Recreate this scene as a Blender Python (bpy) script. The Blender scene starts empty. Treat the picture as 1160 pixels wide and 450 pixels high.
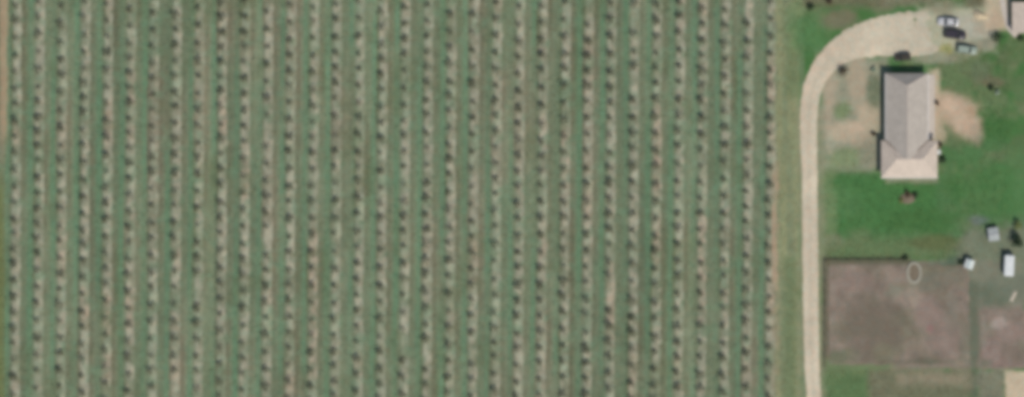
import bpy, bmesh, math, random
import numpy as np
from mathutils import Vector, Matrix, Euler

random.seed(11)
rng = np.random.default_rng(11)
scene = bpy.context.scene
COL = scene.collection
S = 0.2                                    # metres per photograph pixel on the ground
def GX(px): return (px - 580.0) * S        # photograph column -> metres east
def GY(py): return (225.0 - py) * S        # photograph row -> metres north

# ------------------------------------------------------------------ camera, sky, sun, exposure
CAM_H = 1500.0
cam_data = bpy.data.cameras.new('camera')
cam = bpy.data.objects.new('camera', cam_data); COL.objects.link(cam)
cam.location = (0, 0, CAM_H); cam.rotation_euler = (0, 0, 0)
cam_data.sensor_width = 36.0
cam_data.lens = 36.0 * CAM_H / 232.0
cam_data.clip_start = 1.0; cam_data.clip_end = 20000.0
scene.camera = cam
SUN_AZ, SUN_EL = math.radians(151), math.radians(54)     # sun in the south-south-east
world = bpy.data.worlds.new('World'); scene.world = world; world.use_nodes = True
wn = world.node_tree; wn.nodes.clear()
sky = wn.nodes.new('ShaderNodeTexSky'); sky.sky_type = 'NISHITA'; sky.sun_disc = False
sky.sun_elevation = SUN_EL; sky.sun_rotation = SUN_AZ
bg = wn.nodes.new('ShaderNodeBackground'); bg.inputs['Strength'].default_value = 0.10
wo = wn.nodes.new('ShaderNodeOutputWorld')
wn.links.new(sky.outputs[0], bg.inputs['Color']); wn.links.new(bg.outputs[0], wo.inputs['Surface'])
sun_dir = Vector((math.sin(SUN_AZ) * math.cos(SUN_EL), math.cos(SUN_AZ) * math.cos(SUN_EL), math.sin(SUN_EL)))
sd = bpy.data.lights.new('sun', 'SUN'); sd.energy = 3.0; sd.angle = math.radians(0.53); sd.color = (1.0, 0.95, 0.88)
sun = bpy.data.objects.new('sun', sd); COL.objects.link(sun)
sun.rotation_euler = sun_dir.to_track_quat('Z', 'Y').to_euler(); sun.location = (60, -80, 120)
scene.view_settings.view_transform = 'Standard'; scene.view_settings.look = 'None'
scene.view_settings.exposure = 0.06; scene.view_settings.gamma = 1.0
scene.view_settings.use_curve_mapping = False
scene.render.engine = 'CYCLES'
scene.cycles.pixel_filter_type = 'BLACKMAN_HARRIS'; scene.cycles.filter_width = 5.2   # the satellite sensor's soft point spread
scene.cycles.max_bounces = 6

# ------------------------------------------------------------------ helpers
def noise2(x, y, seed=0):
    """smooth value noise, roughly 0..1"""
    r = np.random.default_rng(seed).random((256, 256))
    xi = np.floor(x).astype(int); yi = np.floor(y).astype(int)
    fx = x - xi; fy = y - yi
    fx = fx * fx * (3 - 2 * fx); fy = fy * fy * (3 - 2 * fy)
    a = r[xi & 255, yi & 255]; b = r[(xi + 1) & 255, yi & 255]
    c = r[xi & 255, (yi + 1) & 255]; d = r[(xi + 1) & 255, (yi + 1) & 255]
    return (a * (1 - fx) + b * fx) * (1 - fy) + (c * (1 - fx) + d * fx) * fy
def fbm(x, y, seed=0, o=3):
    t = 0; amp = 0.5; s = 0
    for k in range(o):
        t = t + amp * noise2(x * 2 ** k, y * 2 ** k, seed + k); s += amp; amp *= 0.5
    return t / s
def sstep(a, b, v):
    t = np.clip((v - a) / (b - a), 0, 1)
    return t * t * (3 - 2 * t)

def tag(o, label=None, cat=None, group=None, kind=None):
    if label: o['label'] = label
    if cat: o['category'] = cat
    if group: o['group'] = group
    if kind: o['kind'] = kind
    return o
def empty(name, loc, rz=0.0):
    o = bpy.data.objects.new(name, None); COL.objects.link(o)
    o.location = loc; o.rotation_euler = (0, 0, rz); o.empty_display_size = 0.3
    return o
def mesh_obj(name, me, parent=None, mat=None):
    o = bpy.data.objects.new(name, me); COL.objects.link(o)
    if parent: o.parent = parent
    if mat and not me.materials: me.materials.append(mat)
    return o
def bm_obj(name, bm, mat, parent=None, smooth=False):
    bmesh.ops.recalc_face_normals(bm, faces=bm.faces)
    me = bpy.data.meshes.new(name); bm.to_mesh(me); bm.free()
    if smooth:
        for p in me.polygons: p.use_smooth = True
    return mesh_obj(name, me, parent, mat)
def add_box(bm, c, s, rz=0.0, bev=0.0):
    m = Matrix.Translation(c) @ Matrix.Rotation(rz, 4, 'Z') @ Matrix.Diagonal((s[0], s[1], s[2], 1))
    r = bmesh.ops.create_cube(bm, size=1.0, matrix=m)
    if bev:
        es = list({e for v in r['verts'] for e in v.link_edges})
        bmesh.ops.bevel(bm, geom=es, offset=bev, segments=2, affect='EDGES', profile=0.6)
def box(name, c, s, mat, parent=None, bev=0.0, rz=0.0):
    bm = bmesh.new(); add_box(bm, c, s, rz, bev)
    return bm_obj(name, bm, mat, parent)
def add_tube(bm, a, b, r0, r1, n=6):
    a = Vector(a); b = Vector(b); d = b - a
    q = d.to_track_quat('Z', 'Y').to_matrix().to_4x4()
    m = Matrix.Translation((a + b) / 2) @ q
    bmesh.ops.create_cone(bm, cap_ends=True, segments=n, radius1=r0, radius2=r1, depth=d.length, matrix=m)
def poly_obj(name, verts, faces, mat, parent=None):
    me = bpy.data.meshes.new(name); me.from_pydata(verts, [], faces); me.update()
    bm = bmesh.new(); bm.from_mesh(me); bmesh.ops.recalc_face_normals(bm, faces=bm.faces); bm.to_mesh(me); bm.free()
    return mesh_obj(name, me, parent, mat)

# ------------------------------------------------------------------ materials
def new_mat(name):
    m = bpy.data.materials.new(name); m.use_nodes = True
    nt = m.node_tree
    return m, nt, nt.nodes['Principled BSDF']
def mix_rgb(nt, blend='MIX'):
    n = nt.nodes.new('ShaderNodeMix'); n.data_type = 'RGBA'; n.blend_type = blend
    return n
def noise_node(nt, scale, detail=3, rough=0.6):
    tc = nt.nodes.new('ShaderNodeTexCoord')
    n = nt.nodes.new('ShaderNodeTexNoise'); n.inputs['Scale'].default_value = scale
    n.inputs['Detail'].default_value = detail; n.inputs['Roughness'].default_value = rough
    nt.links.new(tc.outputs['Object'], n.inputs['Vector'])
    return n
def simple(name, col, rough=0.6, var=0.12, scale=3.0, metal=0.0, bump=0.0, spec=0.4, coat=0.0):
    m, nt, b = new_mat(name)
    n = noise_node(nt, scale, 4)
    r = nt.nodes.new('ShaderNodeValToRGB')
    r.color_ramp.elements[0].position = 0.3; r.color_ramp.elements[1].position = 0.7
    r.color_ramp.elements[0].color = (*[c * (1 - var) for c in col], 1)
    r.color_ramp.elements[1].color = (*[min(1, c * (1 + var)) for c in col], 1)
    nt.links.new(n.outputs['Fac'], r.inputs[0]); nt.links.new(r.outputs[0], b.inputs['Base Color'])
    b.inputs['Roughness'].default_value = rough; b.inputs['Metallic'].default_value = metal
    b.inputs['Specular IOR Level'].default_value = spec; b.inputs['Coat Weight'].default_value = coat
    if bump:
        bp = nt.nodes.new('ShaderNodeBump'); bp.inputs['Strength'].default_value = bump; bp.inputs['Distance'].default_value = 0.05
        nt.links.new(n.outputs['Fac'], bp.inputs['Height']); nt.links.new(bp.outputs[0], b.inputs['Normal'])
    return m
def ground_material():
    m, nt, b = new_mat('ground_cover')
    at = nt.nodes.new('ShaderNodeAttribute'); at.attribute_name = 'cover'
    big = noise_node(nt, 0.35, 5, 0.65); fine = noise_node(nt, 2.6, 5, 0.7)
    hue = noise_node(nt, 0.9, 4, 0.6)
    def ramp(src, lo, hi):
        r = nt.nodes.new('ShaderNodeMapRange')
        r.inputs['From Min'].default_value = 0.3; r.inputs['From Max'].default_value = 0.7
        r.inputs['To Min'].default_value = lo; r.inputs['To Max'].default_value = hi
        nt.links.new(src.outputs['Fac'], r.inputs['Value']); return r
    r1 = ramp(big, 0.90, 1.10); r2 = ramp(fine, 0.78, 1.22)
    mu = nt.nodes.new('ShaderNodeMath'); mu.operation = 'MULTIPLY'
    nt.links.new(r1.outputs[0], mu.inputs[0]); nt.links.new(r2.outputs[0], mu.inputs[1])
    vm = nt.nodes.new('ShaderNodeVectorMath'); vm.operation = 'SCALE'
    nt.links.new(at.outputs['Color'], vm.inputs[0]); nt.links.new(mu.outputs[0], vm.inputs['Scale'])
    tint = nt.nodes.new('ShaderNodeValToRGB')
    tint.color_ramp.elements[0].position = 0.35; tint.color_ramp.elements[1].position = 0.65
    tint.color_ramp.elements[0].color = (1.06, 0.98, 0.95, 1); tint.color_ramp.elements[1].color = (0.94, 1.02, 1.04, 1)
    nt.links.new(hue.outputs['Fac'], tint.inputs[0])
    mm = nt.nodes.new('ShaderNodeVectorMath'); mm.operation = 'MULTIPLY'
    nt.links.new(vm.outputs[0], mm.inputs[0]); nt.links.new(tint.outputs[0], mm.inputs[1])
    nt.links.new(mm.outputs[0], b.inputs['Base Color'])
    b.inputs['Roughness'].default_value = 0.95; b.inputs['Specular IOR Level'].default_value = 0.1
    bp = nt.nodes.new('ShaderNodeBump'); bp.inputs['Strength'].default_value = 0.5; bp.inputs['Distance'].default_value = 0.12
    nt.links.new(fine.outputs['Fac'], bp.inputs['Height']); nt.links.new(bp.outputs[0], b.inputs['Normal'])
    return m
def roof_material(name, col, dark, course=0.28):
    m, nt, b = new_mat(name)
    tc = nt.nodes.new('ShaderNodeTexCoord')
    br = nt.nodes.new('ShaderNodeTexBrick'); br.inputs['Scale'].default_value = 1.0
    br.inputs['Brick Width'].default_value = 0.9; br.inputs['Row Height'].default_value = course
    br.inputs['Mortar Size'].default_value = 0.012
    br.inputs['Color1'].default_value = (*col, 1); br.inputs['Color2'].default_value = (*[c * 0.9 for c in col], 1)
    br.inputs['Mortar'].default_value = (*dark, 1)
    nt.links.new(tc.outputs['UV'], br.inputs['Vector'])
    n = noise_node(nt, 0.7, 5, 0.65)
    r = nt.nodes.new('ShaderNodeMapRange'); r.inputs['From Min'].default_value = 0.3; r.inputs['From Max'].default_value = 0.7
    r.inputs['To Min'].default_value = 0.9; r.inputs['To Max'].default_value = 1.08
    nt.links.new(n.outputs['Fac'], r.inputs['Value'])
    vm = nt.nodes.new('ShaderNodeVectorMath'); vm.operation = 'SCALE'
    nt.links.new(br.outputs['Color'], vm.inputs[0]); nt.links.new(r.outputs[0], vm.inputs['Scale'])
    nt.links.new(vm.outputs[0], b.inputs['Base Color'])
    b.inputs['Roughness'].default_value = 0.9; b.inputs['Specular IOR Level'].default_value = 0.15
    bp = nt.nodes.new('ShaderNodeBump'); bp.inputs['Strength'].default_value = 0.3; bp.inputs['Distance'].default_value = 0.02
    nt.links.new(br.outputs['Fac'], bp.inputs['Height']); nt.links.new(bp.outputs[0], b.inputs['Normal'])
    return m
def leaf_material(name, col, var=0.45):
    m, nt, b = new_mat(name)
    g = nt.nodes.new('ShaderNodeNewGeometry')
    r = nt.nodes.new('ShaderNodeValToRGB')
    r.color_ramp.elements[0].color = (*[c * (1 - var) for c in col], 1)
    r.color_ramp.elements[1].color = (*[c * (1 + var) for c in col], 1)
    nt.links.new(g.outputs['Random Per Island'], r.inputs[0]); nt.links.new(r.outputs[0], b.inputs['Base Color'])
    b.inputs['Roughness'].default_value = 0.7; b.inputs['Specular IOR Level'].default_value = 0.25
    return m
M_GROUND = ground_material()
M_ROOF = roof_material('beige_shingles', (0.465, 0.412, 0.345), (0.27, 0.22, 0.18))
M_ROOF2 = roof_material('cream_shingles', (0.60, 0.50, 0.40), (0.36, 0.30, 0.24))
M_ROOFG = roof_material('grey_sheet_roof', (0.40, 0.42, 0.39), (0.3, 0.3, 0.3), 0.6)
M_ROOFW = roof_material('white_sheet_roof', (0.62, 0.64, 0.58), (0.45, 0.56, 0.55), 0.6)
M_CAP = simple('ridge_cap', (0.44, 0.37, 0.31), 0.9)
M_CAP2 = simple('pale_ridge_cap', (0.56, 0.47, 0.38), 0.9)
M_WALL = simple('stucco', (0.55, 0.47, 0.38), 0.9, 0.08, 4)
M_TRIM = simple('white_trim', (0.72, 0.70, 0.66), 0.5, 0.05)
M_BROWN = simple('brown_fascia', (0.12, 0.085, 0.06), 0.7)
M_GLASS = simple('window_glass', (0.03, 0.035, 0.04), 0.08, 0.1, 2, spec=0.6)
M_DOOR = simple('door_paint', (0.18, 0.10, 0.06), 0.5)
M_METAL = simple('grey_metal', (0.38, 0.38, 0.38), 0.4, 0.1, 5, 0.7)
M_WHITE = simple('white_paint', (0.62, 0.63, 0.59), 0.4, 0.06, 1.5)
M_DARKRUB = simple('rubber', (0.025, 0.025, 0.025), 0.8)
M_WOOD = simple('weathered_wood', (0.16, 0.12, 0.085), 0.85, 0.3, 6)
M_PLANK = simple('pale_timber', (0.55, 0.47, 0.36), 0.85, 0.2, 6)
M_CONC = simple('concrete', (0.50, 0.44, 0.37), 0.9, 0.08, 1.2, bump=0.2)
M_BARK = simple('bark', (0.10, 0.075, 0.055), 0.9, 0.3, 8)
M_STONE = simple('pale_stone', (0.31, 0.29, 0.22), 0.85, 0.15, 3, bump=0.3)
M_BEDSOIL = simple('bed_soil', (0.17, 0.135, 0.09), 0.95, 0.25, 3, bump=0.5)
M_SAND = simple('sand', (0.52, 0.42, 0.27), 0.95, 0.12, 2, bump=0.4)
M_LEAF = leaf_material('orchard_leaf', (0.140, 0.142, 0.080))
M_LEAF_DK = leaf_material('dark_leaf', (0.030, 0.050, 0.022))
M_LEAF_BR = leaf_material('brown_leaf', (0.085, 0.060, 0.036))
M_LEAF_SV = leaf_material('silver_leaf', (0.26, 0.32, 0.22), 0.3)
M_LEAF_YG = leaf_material('yellow_green_leaf', (0.16, 0.19, 0.06))

# ------------------------------------------------------------------ what covers the ground, as a function of place
ROW0, ROWD, NROW = 15.2, 25.91, 34
def row_shift(py): return (225 - py) * 0.006          # the rows lean very slightly
OLIVE = np.array((.154, .184, .108)); TEAL = np.array((.124, .196, .112)); SAGE = np.array((.205, .232, .142))
GREYB = np.array((.182, .172, .108)); DKOL = np.array((.118, .146, .074))
BEIGE = np.array((.322, .306, .218)); PINKB = np.array((.365, .288, .205)); GRNB = np.array((.262, .290, .192))
LAWN = np.array((.082, .172, .062)); LAWND = np.array((.062, .146, .044)); LAWNY = np.array((.138, .184, .084))
HEAD = np.array((.248, .262, .138)); TAN = np.array((.480, .390, .265)); ORANGE = np.array((.560, .415, .285))
GREYG = np.array((.265, .255, .175)); MAUVE = np.array((.225, .180, .138)); MAUVED = np.array((.172, .143, .104))
GRAVEL = np.array((.550, .470, .340)); BRNOL = np.array((.170, .150, .092)); PINKM = np.array((.258, .194, .156))
def cover(X, Y):
    """albedo, bareness and height of the ground at X, Y (metres)"""
    px = X / S + 580.0; py = 225.0 - Y / S
    C = np.zeros(X.shape + (3,)); bare = np.zeros(X.shape)
    w1 = fbm(px / 16, py / 16, 3) - .5; w2 = fbm(px / 6, py / 6, 9) - .5
    def lay(m, col, b=None):
        nonlocal C, bare
        C = C * (1 - m[..., None]) + np.asarray(col) * m[..., None]
        if b is not None: bare = bare * (1 - m) + b * m
    def blob(cx, cy, rx, ry, col, b=None, k=1.0, soft=.5, wob=.7):
        d = np.sqrt(((px - cx) / rx) ** 2 + ((py - cy) / ry) ** 2) + w1 * wob + w2 * .3
        lay(k * (1 - sstep(1 - soft, 1 + soft * .6, d)), col, b)
    def rect(x0, x1, y0, y1, col, b=None, k=1.0, soft=5, wob=8):
        d = np.maximum(np.maximum(x0 - px, px - x1), np.maximum(y0 - py, py - y1)) + w1 * wob + w2 * wob * .5
        lay(k * (1 - sstep(-soft, soft, d)), col, b)
    # lawn everywhere east of the orchard
    n1 = fbm(px / 70, py / 70, 21); n2 = fbm(px / 25, py / 25, 31)
    C[:] = LAWN
    lay(sstep(.42, .65, n1), LAWND); lay(.8 * sstep(.5, .75, n2), LAWNY)
    ne = sstep(1060, 1075, px) * (1 - sstep(150, 215, py)); lay(ne * .28 * sstep(.40, .62, fbm(px / 20, py / 16, 35)), BRNOL * .95)
    # headland between orchard and road
    stripe = fbm(px / 7, py / 120, 41)
    rect(872, 906, -400, 900, HEAD, .3, 1, 4, 4)
    lay(((px > 868) & (px < 912)) * .55 * sstep(.45, .7, stripe), OLIVE * 1.1)
    rect(888, 904, 290, 500, LAWNY, .1, .6, 5, 6)
    rect(894, 932, 16, 62, LAWN * 1.12, 0, .8, 12, 14); rect(890, 906, 55, 110, LAWNY, .1, .7, 6, 8)
    rect(896, 1010, -30, 9, BRNOL, .4, .8, 7, 10); blob(952, 22, 22, 12, BRNOL, .3, .8)
    blob(902, 8, 10, 12, LAWNY * 1.3, .1, .8); rect(1000, 1062, -40, 7, GREYB * 1.1, .4, .9, 5, 6)
    # yard by the house, parking place
    rect(929, 1003, 64, 193, GREYG * 1.12, .5, .95, 8, 12)
    blob(972, 92, 12, 32, TAN * .80, .9, .8); blob(984, 130, 13, 14, TAN * .9, .9, .9)
    blob(960, 149, 28, 14, TAN * .90, .95, .95); blob(940, 110, 9, 34, TAN * .8, .7, .8); blob(978, 160, 14, 12, TAN * .72, .7, .6); blob(970, 145, 10, 6, ORANGE * .9, 1, .6)
    blob(953, 126, 12, 12, LAWNY * 1.25, .1, .85); blob(990, 103, 9, 22, OLIVE * .9, .1, .8)
    blob(960, 178, 30, 12, LAWNY * 1.35, .1, .75); blob(940, 165, 6, 14, GREYG * 1.3, .5, .6)
    blob(984, 175, 12, 18, GREYG * .95, .5, .8)
    rect(1040, 1128, 8, 58, GREYG * 1.5, .8, .95, 7, 10); blob(1098, 32, 30, 15, np.array((.40, .38, .30)), .9, .7)
    blob(1113, 28, 14, 12, TAN * .72, .9, .6); rect(1096, 1118, -10, 8, BRNOL * .9, .4, .8, 5, 6)
    blob(1072, 57, 8, 8, np.array((.30, .29, .10)), .2, .8); blob(1060, 66, 30, 7, GREYG * 1.1, .5, .8)
    blob(1112, 50, 20, 8, GREYG * .85, .4, .7); blob(1066, 8, 16, 8, GREYB * 1.2, .5, .7)
    rect(1116, 1144, -20, 34, TAN * 1.0, .9, .9, 4, 5); blob(1128, 22, 10, 9, ORANGE * .75, .9, .6)
    # bare earth east of the house
    rect(1052, 1064, 78, 172, TAN * 1.0, .95, .95, 4, 5)
    blob(1078, 124, 29, 21, ORANGE * .82, 1, .95, .65); blob(1094, 140, 18, 20, ORANGE * .84, 1, .95, .5)
    blob(1076, 120, 10, 8, ORANGE * 1.05, 1, .6); blob(1100, 128, 7, 8, np.array((.38, .26, .16)), 1, .6)
    blob(1107, 152, 8, 12, TAN * .7, .8, .7); blob(1078, 158, 18, 9, LAWNY, .2, .6); blob(1064, 150, 8, 14, TAN * .85, .9, .8)
    blob(1106, 78, 12, 10, LAWNY * 1.1, .1, .6); blob(1122, 92, 20, 8, BRNOL * .9, .3, .7); blob(1110, 20 + 60, 14, 12, OLIVE * .8, .1, .5)
    # lawn south of the house
    rect(936, 1060, 198, 262, np.array((.064, .166, .050)), 0, .9, 8, 10); blob(1050, 250, 55, 14, LAWND, 0, .85); blob(952, 225, 26, 22, LAWN * 1.1, 0, .7)
    blob(1120, 215, 44, 32, np.array((.066, .164, .050)), 0, .75)
    rect(928, 946, 190, 300, LAWNY * 1.25, .2, .7, 6, 8); blob(945, 275, 14, 9, GREYB * 1.3, .6, .8)
    rect(935, 1100, 270, 294, LAWNY * 1.0, .1, .75, 8, 8); blob(1066, 275, 34, 9, np.array((.11, .125, .05)), .2, .7)
    rect(1004, 1062, 201, 207, GREYG, .3, .8, 3, 3)
    # ploughed gardens (bare ground round them; the tilled beds are sheets of their own)
    rect(933, 1160, 296, 418, MAUVE, 1, 1, 3, 4)
    rect(932, 1031, 291, 300, np.array((.10, .10, .06)), .3, .85, 4, 4); rect(931, 938, 294, 420, np.array((.085, .085, .050)), .3, .85, 2.5, 5)  # dark weedy margin; the fence's soft shadow is also put into its colour
    blob(1066, 305, 26, 9, np.array((.095, .135, .085)), .1, .9); blob(1084, 298, 12, 10, np.array((.07, .11, .07)), .1, .8)
    rect(1086, 1190, 255, 345, np.array((.180, .190, .130)), .6, .85, 12, 18); blob(1098, 335, 12, 20, np.array((.12, .13, .085)), .3, .7)
    blob(1125, 335, 22, 16, np.array((.125, .145, .095)), .3, .9); blob(1145, 322, 22, 16, np.array((.15, .165, .115)), .3, .8)
    blob(1110, 250, 12, 6, np.array((.15, .16, .16)), .4, .6)  # bluish-grey patch: the tool shed's cast shadow painted into the ground colour
    rect(1098, 1109, 318, 470, np.array((.120, .135, .088)), .1, .9, 5, 8)
    rect(930, 1010, 408, 470, LAWNY * 1.0, .1, .95, 8, 10); rect(935, 985, 425, 470, LAWN * .95, 0, .45, 10, 12)
    rect(985, 1100, 418, 470, GREYB * .95, .3, .85, 6, 8); rect(1015, 1098, 422, 436, TAN * .62, .8, .6, 8, 8)
    rect(1108, 1138, 418, 470, GREYG * .8, .3, .9, 4, 6); rect(1139, 1300, 420, 480, TAN * 1.02, .95, 1, 2.5, 3)
    # outside the picture: meadow
    # road bed under the gravel
    rect(904, 934, 120, 1200, GREYB * 1.4, .5, .6, 5, 5)
    # orchard
    orch = 1 - sstep(876, 882, px + w1 * 5)
    r = (px - row_shift(py) - ROW0) / ROWD
    ri = np.floor(r + .18); u = (r - ri) * ROWD          # u: pixels east of the dark tree line, -4.7 .. 21.2
    O = np.zeros_like(C); O[:] = OLIVE
    def ol(m, c):
        nonlocal O
        O = O * (1 - m[..., None]) + np.asarray(c) * m[..., None]
    bw = (fbm(px / 5, py / 9, 77) - .5) * 2.4
    lane = noise2(ri * 6.43 + .5, py / 260 + 4, 57)
    pick = noise2(ri * 7.31 + .5, py / 140, 51); pick2 = noise2(ri * 5.17 + .5, py / 100 + 9, 52); pick3 = noise2(ri * 3.7 + .5, py / 120 + 31, 53)
    zone = np.exp(-((px - 150) / 110) ** 2 - ((py - 330) / 200) ** 2) + np.exp(-((px - 720) / 70) ** 2 - ((py - 160) / 230) ** 2) + .6 * np.exp(-((px - 60) / 90) ** 2 - ((py - 120) / 130) ** 2)
    pick3 = pick3 + .22 * zone; pick = pick - .12 * zone + .14 * np.exp(-((px - 590) / 110) ** 2)
    ol(sstep(.45, .8, pick), GREYB); ol(.8 * sstep(.55, .85, pick2), DKOL)
    b1 = sstep(15.5, 17.5, u + bw); ol(b1 * (.2 + .8 * sstep(.38, .62, pick3)), TEAL * 1.1)      # greener band west of each tree line
    b1b = 1 - sstep(-5.2, -3.0, u + bw); ol(b1b * (.15 + .85 * sstep(.42, .72, pick3)), TEAL)
    b2 = sstep(8.8, 10.2, u + bw) * (1 - sstep(11.8, 13.2, u + bw)); ol(b2 * sstep(.3, .8, pick2) * .8, GREYB * .9)
    b3 = sstep(13.2, 14.2, u + bw) * (1 - sstep(15, 16, u + bw)); ol(b3 * .8 * sstep(.25, .6, pick), SAGE)
    ol(.5 * sstep(.55, .75, fbm(px / 14, py / 60, 88)), SAGE)
    O = O * (.86 + .30 * lane)[..., None]; gr = (sstep(.62, .9, noise2(ri * 8.9 + .5, py / 200 + 7, 58) + .25 * zone) * sstep(14, 17, u + bw) * .5)[..., None]; O = O * (1 - gr) + np.array((.122, .216, .116)) * gr
    st = sstep(-2.6, .6, u + bw) * (1 - sstep(6.8, 9.6, u + bw * 1.3))
    k1 = noise2(ri * 9.13 + .5, py / 70 + 3, 61); k2 = noise2(ri * 4.77 + .5, py / 26, 62)
    sc = BEIGE[None] * np.ones_like(C); a = sstep(.64, .92, k1)[..., None] * .7; sc = sc * (1 - a) + PINKB * a
    a = (sstep(.5, .85, k2) * .8)[..., None]; sc = sc * (1 - a) + GRNB * a
    patch = .45 + .50 * sstep(.35, .6, fbm(px / 6, py / 7, 71))
    smask = st * patch * (ri >= 0) * (ri < NROW)
    blotch = sstep(.42, .68, fbm(px / 8, py / 8, 72))[..., None]; sc = sc * (.94 + .26 * blotch)
    ol(smask, sc)
    weeds = sstep(.60, .74, fbm(px / 9, py / 12, 73)) * .45; ol(weeds, TEAL * 1.15); damp = sstep(.64, .76, fbm(px / 30, py / 40, 74)) * .35; ol(damp, DKOL)
    C = C * (1 - orch[..., None]) + O * orch[..., None]; bare = bare * (1 - orch) + (.15 + .75 * smask) * orch
    # edge rows: rusty soil by the headland, tan strip at the west edge
    e = sstep(873, 876, px - row_shift(py)) * (1 - sstep(880, 884, px + w1 * 6)) * sstep(150, 215, py + w1 * 60) * (1 - .6 * sstep(310, 350, py))
    e = e * (.35 + .65 * sstep(.35, .6, fbm(px / 4, py / 14, 99))); lay(e, np.array((.36, .27, .175)), .9)
    lay((1 - sstep(6, 11, px + w1 * 6)) * sstep(-4, 3, px) * .8 * (1 - sstep(130, 190, py)), np.array((.37, .27, .165)), .9)
    lay((1 - sstep(3, 7, px + w1 * 3)) * .75 * sstep(170, 230, py), np.array((.15, .17, .06)), .2)
    # relief
    z = (fbm(X / 1.1, Y / 1.1, 5) - .5) * .05 * (px < 2000) + st * orch * .05
    z = z - .03
    return C, bare, z
def sheet(name, xs, ys, dz=0.0, zfun=None, cfun=None):
    X, Y = np.meshgrid(xs, ys); C, b, Z = cover(X, Y)
    if zfun is not None: Z = zfun(X, Y, Z)
    if cfun is not None: C = cfun(X, Y, C)
    nx, ny = len(xs), len(ys)
    co = np.stack([X, Y, Z + dz], -1).reshape(-1, 3)
    i = np.arange(nx * ny).reshape(ny, nx)
    f = np.stack([i[:-1, :-1], i[:-1, 1:], i[1:, 1:], i[1:, :-1]], -1).reshape(-1, 4)
    me = bpy.data.meshes.new(name)
    me.vertices.add(len(co)); me.vertices.foreach_set('co', co.ravel().astype(np.float32))
    me.loops.add(f.size); me.loops.foreach_set('vertex_index', f.ravel().astype(np.int32))
    me.polygons.add(len(f)); me.polygons.foreach_set('loop_start', np.arange(0, f.size, 4, dtype=np.int32))
    me.update(calc_edges=True)
    me.polygons.foreach_set('use_smooth', np.ones(len(f), dtype=bool))
    at = me.attributes.new('cover', 'FLOAT_COLOR', 'POINT')
    col = np.concatenate([C.reshape(-1, 3), np.ones((len(co), 1))], 1)
    at.data.foreach_set('color', col.ravel().astype(np.float32))
    return mesh_obj(name, me, None, M_GROUND)
far = [140, 160, 200, 300, 500, 900, 1600, 3000, 6000]
xs = np.concatenate([[-v for v in far[::-1]], np.arange(-125, 125.01, .35), far])
ys = np.concatenate([[-v for v in far[::-1]], np.arange(-56, 56.01, .45), far])
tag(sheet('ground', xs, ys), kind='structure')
def ground_z(x, y):
    return float(cover(np.array([[x]]), np.array([[y]]))[2][0, 0])

# gravel road: a crowned ribbon between its two edges
outer = [(913, 640), (913, 460), (911, 430), (909, 380), (908, 300), (907, 200), (905, 150), (905.5, 118), (909, 96), (917, 76), (928, 58), (943, 42), (962, 29), (985, 18.5), (1010, 12), (1040, 9), (1064, 9)]
inner = [(931, 640), (931, 460), (930, 430), (929, 380), (928, 300), (927, 200), (927, 150), (929, 118), (934, 98), (944, 84), (958, 74), (975, 68), (996, 66), (1020, 67), (1040, 67), (1055, 66), (1068, 62)]
def resample(pts, n):
    p = np.array(pts, float); s = np.concatenate([[0], np.cumsum(np.ones(len(p) - 1))])
    t = np.linspace(0, s[-1], n)
    out = []
    for v in t:
        i = min(int(v), len(p) - 2); f = v - i
        p0 = p[max(i - 1, 0)]; p1 = p[i]; p2 = p[i + 1]; p3 = p[min(i + 2, len(p) - 1)]
        out.append(.5 * ((2 * p1) + (-p0 + p2) * f + (2 * p0 - 5 * p1 + 4 * p2 - p3) * f * f + (-p0 + 3 * p1 - 3 * p2 + p3) * f ** 3))
    return np.array(out)
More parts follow.
